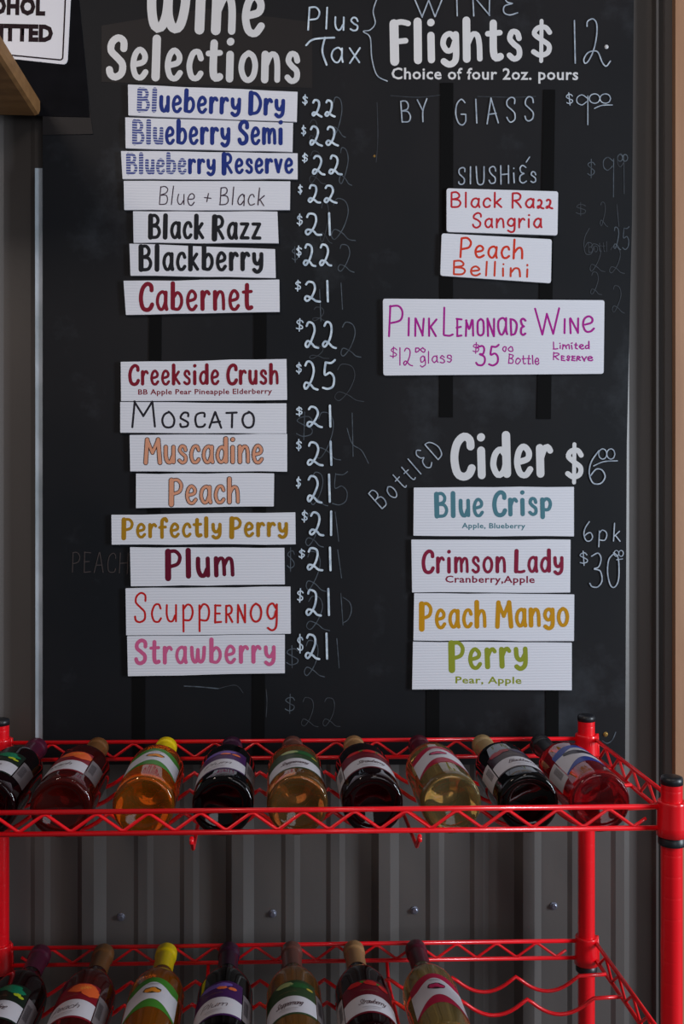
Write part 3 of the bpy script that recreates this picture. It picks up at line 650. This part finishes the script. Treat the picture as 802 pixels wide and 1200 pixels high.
def shelf(zt, waves):
    s = MB(); ZU, ZL = zt - .0065, zt - .0322
    e = .012
    for z in (ZU, ZL):
        for b in (0, RDP): s.tube([rp_(.0 - .014, b, z), rp_(-RW + .014, b, z)], .0030, 10)
        for a in (.012, -RW - .012): s.tube([rp_(a, .012, z), rp_(a, RDP - .012, z)], .0030, 10)
    fr_ = s.link('shelf', M['red'], rk, True)
    for b in (0, RDP):
        pts = []; a = -.034; n = 13; pt = (RW - .092) / n
        pts.append(rp_(-.031, b, ZL + .012)); a0 = -.046
        for k in range(n): pts.append(rp_(a0 - k * pt, b, ZL + .002)); pts.append(rp_(a0 - (k + .5) * pt, b, ZU - .002))
        pts.append(rp_(a0 - n * pt, b, ZL + .002)); pts.append(rp_(-RW + .031, b, ZL + .012))
        q = []
        for i, p in enumerate(pts):          # round the bends
            if 0 < i < len(pts) - 1: q += [p + (pts[i - 1] - p) * .07, p + (pts[i + 1] - p) * .07]
            else: q.append(p)
        m = MB(); m.tube(q, .0021, 8); m.link('truss_wire', M['red'], fr_, True)
    for a in (.012, -RW - .012):
        pts = []; n = 5; pt = (RDP - .05) / n
        for k in range(n): pts += [rp_(a, .025 + k * pt, ZL + .002), rp_(a, .025 + (k + .5) * pt, ZU - .002)]
        pts.append(rp_(a, .025 + n * pt, ZL + .002)); q = []
        for i, p in enumerate(pts):
            if 0 < i < len(pts) - 1: q += [p + (pts[i - 1] - p) * .07, p + (pts[i + 1] - p) * .07]
            else: q.append(p)
        m = MB(); m.tube(q, .0021, 8); m.link('truss_wire', M['red'], fr_, True)
    for a in (0, -RW):
        for b in (0, RDP):
            m = MB(); c = rp_(a, b, 0)
            m.lathe([(.0129, zt), (.0160, zt + .0005), (.0168, zt - .001), (.0168, zt - .003), (.0176, zt - .030), (.0182, zt - .041), (.0135, zt - .042), (.0129, zt)], 28)
            m.tube([(.0166, 0, zt + .001), (.0178, 0, zt - .02), (.0182, 0, zt - .040)], .0022, 6)
            m.link('corner_collar', M['red'], fr_, True, c)
    for b in waves:
        pts = [rp_(.010, b, zt - .029)]
        for k in range(9 * 12 + 1):
            t = k / 12; a = -.0295 - t * .0932; x = abs(2 * (t - math.floor(t)) - 1)
            h = x * x; h = min(h, .93 - (1 - x) * .0) if x > .93 else h
            pts.append(rp_(a, b, zt - .0522 + .0232 * h))
        pts.append(rp_(-RW - .010, b, zt - .029))
        m = MB(); m.tube(pts, .0027, 8); m.link('wave_wire', M['red'], fr_, True)
    for a in (-.304, -.574):
        m = MB(); m.tube([rp_(a, -.001, ZL - .004), rp_(a, .02, zt - .0582), rp_(a, RDP - .02, zt - .0582), rp_(a, RDP + .004, ZL - .0055), rp_(a, RDP + .005, ZL - .012)], .0026, 8)
        m.link('support_rod', M['red'], fr_, True)
shelf(TOPZ, (.083, .167, .262)); shelf(LOWZ, (.061, .127, .255))

# ------------------------------------------------------------------ bottles
BR = .0378
def bottle_mesh():
    s = MB()
    pr = [(0, .0075), (.008, .0070), (.016, .0055), (.023, .0032), (.0285, .0012), (.0310, .0004), (.0328, .0), (.0344, .0005), (.0358, .0018), (.0369, .0045), (.0376, .009), (BR, .016),
          (BR, .142), (.0372, .152), (.0352, .163), (.0315, .174), (.0262, .184), (.0210, .193), (.0172, .202), (.0150, .213), (.0140, .225), (.0136, .262), (.0136, .270), (.0152, .271), (.0155, .280), (.0145, .286), (0, .286)]
    s.lathe(pr, 96, (0, 0, 0), {5: (.0006, .0012), 6: (.0003, .0016), 7: (-.0005, .0014)})
    return s
BM = None
def cyl(name, f0, f1, z0, z1, off, m, parent, n=48, nz=6, zf0=None, zf1=None, label=None):
    """patch wrapped on the bottle: angle f0..f1 to the right of the label centre"""
    V = []; Fc = []
    for i in range(n + 1):
        f = f0 + (f1 - f0) * i / n; a = zf0(f) if zf0 else z0; b = zf1(f) if zf1 else z1
        for j in range(nz + 1):
            z = a + (b - a) * j / nz
            V.append(((BR + off) * -math.sin(f), (BR + off) * math.cos(f), z))
    for i in range(n):
        for j in range(nz): k = i * (nz + 1) + j; Fc.append((k, k + nz + 1, k + nz + 2, k + 1))
    o = link(name, V, Fc, m, parent, True)
    if label: o['label'] = label
    return o
def cyl_strokes(name, strokes, off, m, parent):
    V = []; Fc = []
    for k, (wd, pts) in enumerate(strokes):
        if len(pts) == 2: pts = [tuple(pts[0][q] + (pts[1][q] - pts[0][q]) * i / 8 for q in (0, 1)) for i in range(9)]
        v, f = ribbon(catmull(pts, .0012), wd, 4); n = len(V)
        for x, y in v:
            a = x / BR; r = BR + off + k * .000006
            V.append((-r * math.sin(a), r * math.cos(a), y))
        Fc += [tuple(i + n for i in q) for q in f]
    return link(name, V, Fc, m, parent, False)
def script(text, width, zb, cap, slant=.35):
    S = layout(text, .02); lo = min(p[0] for s in S for p in s[1]); hi = max(p[0] for s in S for p in s[1]); k = width / (hi - lo)
    return [(.0009, [((p[0] - lo) * k - width / 2 + p[1] * cap * slant, zb + p[1] * cap) for p in pts]) for _, pts, _ in S]
def disc(name, spots, off, mcol, parent):
    """little painted shapes on the label: (cx, cz, rx, rz)"""
    V = []; Fc = []
    for q, (cx, cz, rx, rz) in enumerate(spots):
        n = len(V); r = BR + off + q * .00004
        a = cx / BR; V.append((-r * math.sin(a), r * math.cos(a), cz)); NR = 5
        for g in range(1, NR + 1):
            for k in range(16):
                wv = 1 + .07 * math.sin(k * 2.3 + cx * 900)
                x = cx + rx * g / NR * wv * math.cos(k * PI / 8); z = cz + rz * g / NR * wv * math.sin(k * PI / 8); a = x / BR; V.append((-r * math.sin(a), r * math.cos(a), z))
        Fc += [(n, n + 1 + k, n + 1 + (k + 1) % 16) for k in range(16)]
        for g in range(NR - 1):
            for k in range(16):
                b0 = n + 1 + g * 16; Fc.append((b0 + k, b0 + 16 + k, b0 + 16 + (k + 1) % 16, b0 + (k + 1) % 16))
    return link(name, V, Fc, ink(mcol, .4), parent)
LW = (206, 204, 212)
# kind: glass, capsule colour, label style
KIND = {
 'muscadine': dict(g='g_dark', cap=(74, 22, 46), st='A', base=(26, 38, 30), art=[((24, 120, 84), [(.012, .108, .016, .007), (.022, .100, .012, .006)]), ((178, 190, 40), [(.024, .092, .005, .004), (.030, .088, .004, .003)])], txt='Muscadine', side=1),
 'peach': dict(g='g_ros2', cap=(112, 74, 40), st='A', base=(128, 20, 36), art=[((226, 98, 48), [(.016, .105, .020, .011), (.027, .096, .012, .012)]), ((236, 140, 60), [(.020, .104, .008, .006)])], txt='Peach', side=1),
 'white_green': dict(g='g_gold', cap=(226, 196, 12), st='B', base=(66, 128, 44), em=[((70, 60, 30), [(0, .096, .012, .008)]), ((226, 140, 40), [(-.005, .095, .005, .005), (.001, .0975, .005, .005), (.006, .094, .005, .004)])], txt=None, side=0),
 'plum': dict(g='g_black', cap=(52, 20, 44), st='A', base=(66, 30, 84), art=[((112, 88, 168), [(-.006, .106, .014, .006), (.012, .108, .012, .005)]), ((222, 110, 60), [(.010, .100, .007, .004), (.024, .098, .006, .004)])], txt='Plum', side=1),
 'scuppernong': dict(g='g_amber', cap=(96, 58, 50), st='A', base=(50, 70, 44), art=[((168, 180, 120), [(-.004, .107, .012, .006)]), ((44, 96, 50), [(.016, .104, .014, .007)]), ((196, 176, 70), [(.030, .098, .005, .003)])], txt='Scuppernong', side=1),
 'berry': dict(g='g_dark', cap=(150, 112, 74), st='A', base=(104, 14, 34), art=[((200, 34, 36), [(-.018, .106, .010, .006), (.004, .108, .010, .006), (.022, .104, .008, .006)]), ((60, 130, 50), [(-.006, .110, .005, .003), (.016, .108, .005, .003)])], txt='Strawberry', side=-1),
 'black': dict(g='g_black', cap=(150, 124, 84), st='A', base=(46, 22, 34), art=[((150, 30, 46), [(-.024, .104, .010, .008), (-.012, .108, .008, .006)]), ((60, 50, 80), [(.010, .106, .012, .006)])], txt='Blackberry', side=-1),
 'crimson': dict(g='g_pale', cap=(76, 16, 34), st='B', base=(168, 26, 62), em=[((50, 20, 30), [(0, .096, .012, .008)]), ((196, 40, 96), [(-.005, .096, .005, .005), (.001, .0975, .004, .005), (.006, .095, .005, .004)])], txt=None, side=0),
 'blue': dict(g='g_rose', cap=(22, 22, 26), st='B', base=(40, 62, 150), em=[((44, 40, 52), [(-.008, .097, .018, .0085), (.010, .097, .016, .0085)])], txt=None, side=-1),
}
DESC = {}
def make_bottle(kind):
    global BM
    K = KIND[kind]; t = empty('wine_bottle')
    if BM is None:
        g = bottle_mesh().link('glass_body', M[K['g']], t, True); BM = g.data
    else:
        me = BM.copy(); me.materials.clear(); me.materials.append(M[K['g']])
        g = bpy.data.objects.new('glass_body', me); COL.objects.link(g); g.parent = t
    s = MB(); s.lathe([(.0149, .218), (.0146, .226), (.0142, .262), (.0143, .2692), (.0157, .2702), (.0160, .2715), (.0160, .2845), (.0159, .2860), (.0154, .2871), (.0143, .2878), (.0120, .2880), (0, .2880)], 28)
    m = mat('capsule ' + kind, K['cap'], .34); s.link('capsule', m, t, True)
    H = 1.02
    if K['st'] == 'A':
        top = lambda f: .108 + .010 * math.cos(f * 1.3 - .5)
        lb = cyl('label', -H, H, .030, .11, .0003, ink(K['base'], .4), t, zf1=top)
        cyl('name_band', -H, H, .034, .070, .0005, ink(LW, .5), lb, zf1=lambda f: .066 + .010 * math.cos(f * 1.2), label='white name band')
        for c, sp in K['art']: disc('fruit_art', sp, .0007, c, lb)
        cyl_strokes('label_script', script(K['txt'], .034, .052, .013), .0008, ink((84, 60, 66)), lb)
        cyl_strokes('label_small_print', [(.0007, [(-.012, .045), (.012, .045)]), (.0005, [(-.009, .041), (.010, .041)])], .0008, ink((150, 140, 146)), lb)
        cyl_strokes('label_small_print', [(.0006, [(-.012 + .002 * k, .087 + .0008 * (k % 2)), (-.0105 + .002 * k, .0885 - .001 * (k % 3))]) for k in range(12)], .0008, ink((150, 120, 90)), lb)
    else:
        wob = lambda f: .122 + .009 * math.cos(f * 2.4)
        lb = cyl('label', -H, H, .040, .13, .0003, ink(K['base'], .4), t, zf0=lambda f: .044 + .010 * math.cos(f * 2.0), zf1=wob)
        cyl('white_field', -H, H, .06, .11, .0005, ink(LW, .5), lb, zf0=lambda f: .058 + .016 * math.cos(f * 2.6), zf1=lambda f: .098 + .020 * max(0, math.cos(f * 2.1)) ** 1.4, label='white field of the label')
        for c, sp in K['em']: disc('emblem', sp, .0008, c, lb)
        cyl_strokes('label_small_print', [(.0007, [(-.008, .113), (.008, .113)]), (.0004, [(-.006, .110), (.006, .110)])], .0008, ink((110, 90, 90)), lb)
    if K['side']:
        sd = K['side']; a0, a1 = sd * (H + .04), sd * (H + .62)
        bl = cyl('back_label', min(a0, a1), max(a0, a1), .034, .098, .0004, ink((120, 112, 116) if sd > 0 else (196, 192, 196), .5), t, 12)
        cyl_strokes('barcode', [(.0006, [(sd * (H + .2) * BR + .0012 * k, .050), (sd * (H + .2) * BR + .0012 * k, .085)]) for k in range(-3, 4)], .0006, ink((60, 52, 56)), bl)
    return t
def place(t, k, zt, base_b, dpx, roll, yaw=0.0):
    a = -.0761 - .0932 * k
    p = P0 + RU * a + RV * base_b; p.x += dpx / F * p.y
    z = zt - .0522 + .0027 + BR + .0003
    h = (-RV).copy(); h = Matrix.Rotation(yaw, 3, 'Z') @ h
    up = Vector((0, 0, 1)); x = up.cross(h)
    R = Matrix((x, up, h)).transposed() @ Matrix.Rotation(roll, 3, 'Z')
    t.matrix_world = Matrix.Translation((p.x, p.y, z)) @ R.to_4x4()
N = {'muscadine': 'dark red wine with green leaf label', 'peach': 'amber-rose wine with orange and red label', 'white_green': 'golden wine with green and white label',
     'plum': 'black wine with purple label', 'scuppernong': 'amber wine with dark green label', 'berry': 'dark red wine with strawberry-red label', 'black': 'black wine with barcode and berry label',
     'crimson': 'pale wine with crimson and white label', 'blue': 'rose wine with blue and white label, black cap'}
N_ = {8: 'leftmost', 7: 'second from left', 6: 'third from left', 5: 'fourth from left', 4: 'fifth from left', 3: 'sixth from left', 2: 'seventh from left', 1: 'eighth from left', 0: 'rightmost'}
toprow = [(8, 'muscadine', -4, .35), (7, 'peach', -6, .42), (6, 'white_green', 0, -.12), (5, 'plum', 3, .28), (4, 'scuppernong', 1, .1), (3, 'berry', 0, -.05), (2, 'crimson', 3, .05), (1, 'black', 5, -.1), (0, 'blue', 1, -.12)]
for k, kind, dpx, roll in toprow:
    t = make_bottle(kind); place(t, k, TOPZ, .300, dpx, -roll, -dpx * .0012)
    tag(t, 'bottle of %s, upper row, %s' % (N[kind], N_[k]), 'wine bottle', 'wine bottles on the upper shelf')
lowrow = [(8, 'muscadine', 0, .30), (7, 'peach', 0, .35), (6, 'white_green', 0, .0), (5, 'plum', 0, .32), (4, 'scuppernong', 0, .25), (3, 'berry', 0, -.1), (2, 'crimson', 0, .0)]
for k, kind, dpx, roll in lowrow:
    t = make_bottle(kind); place(t, k, LOWZ, .298, dpx, -roll, 0)
    tag(t, 'bottle of %s, lower row, %s' % (N[kind], N_[k]), 'wine bottle', 'wine bottles on the lower shelf')
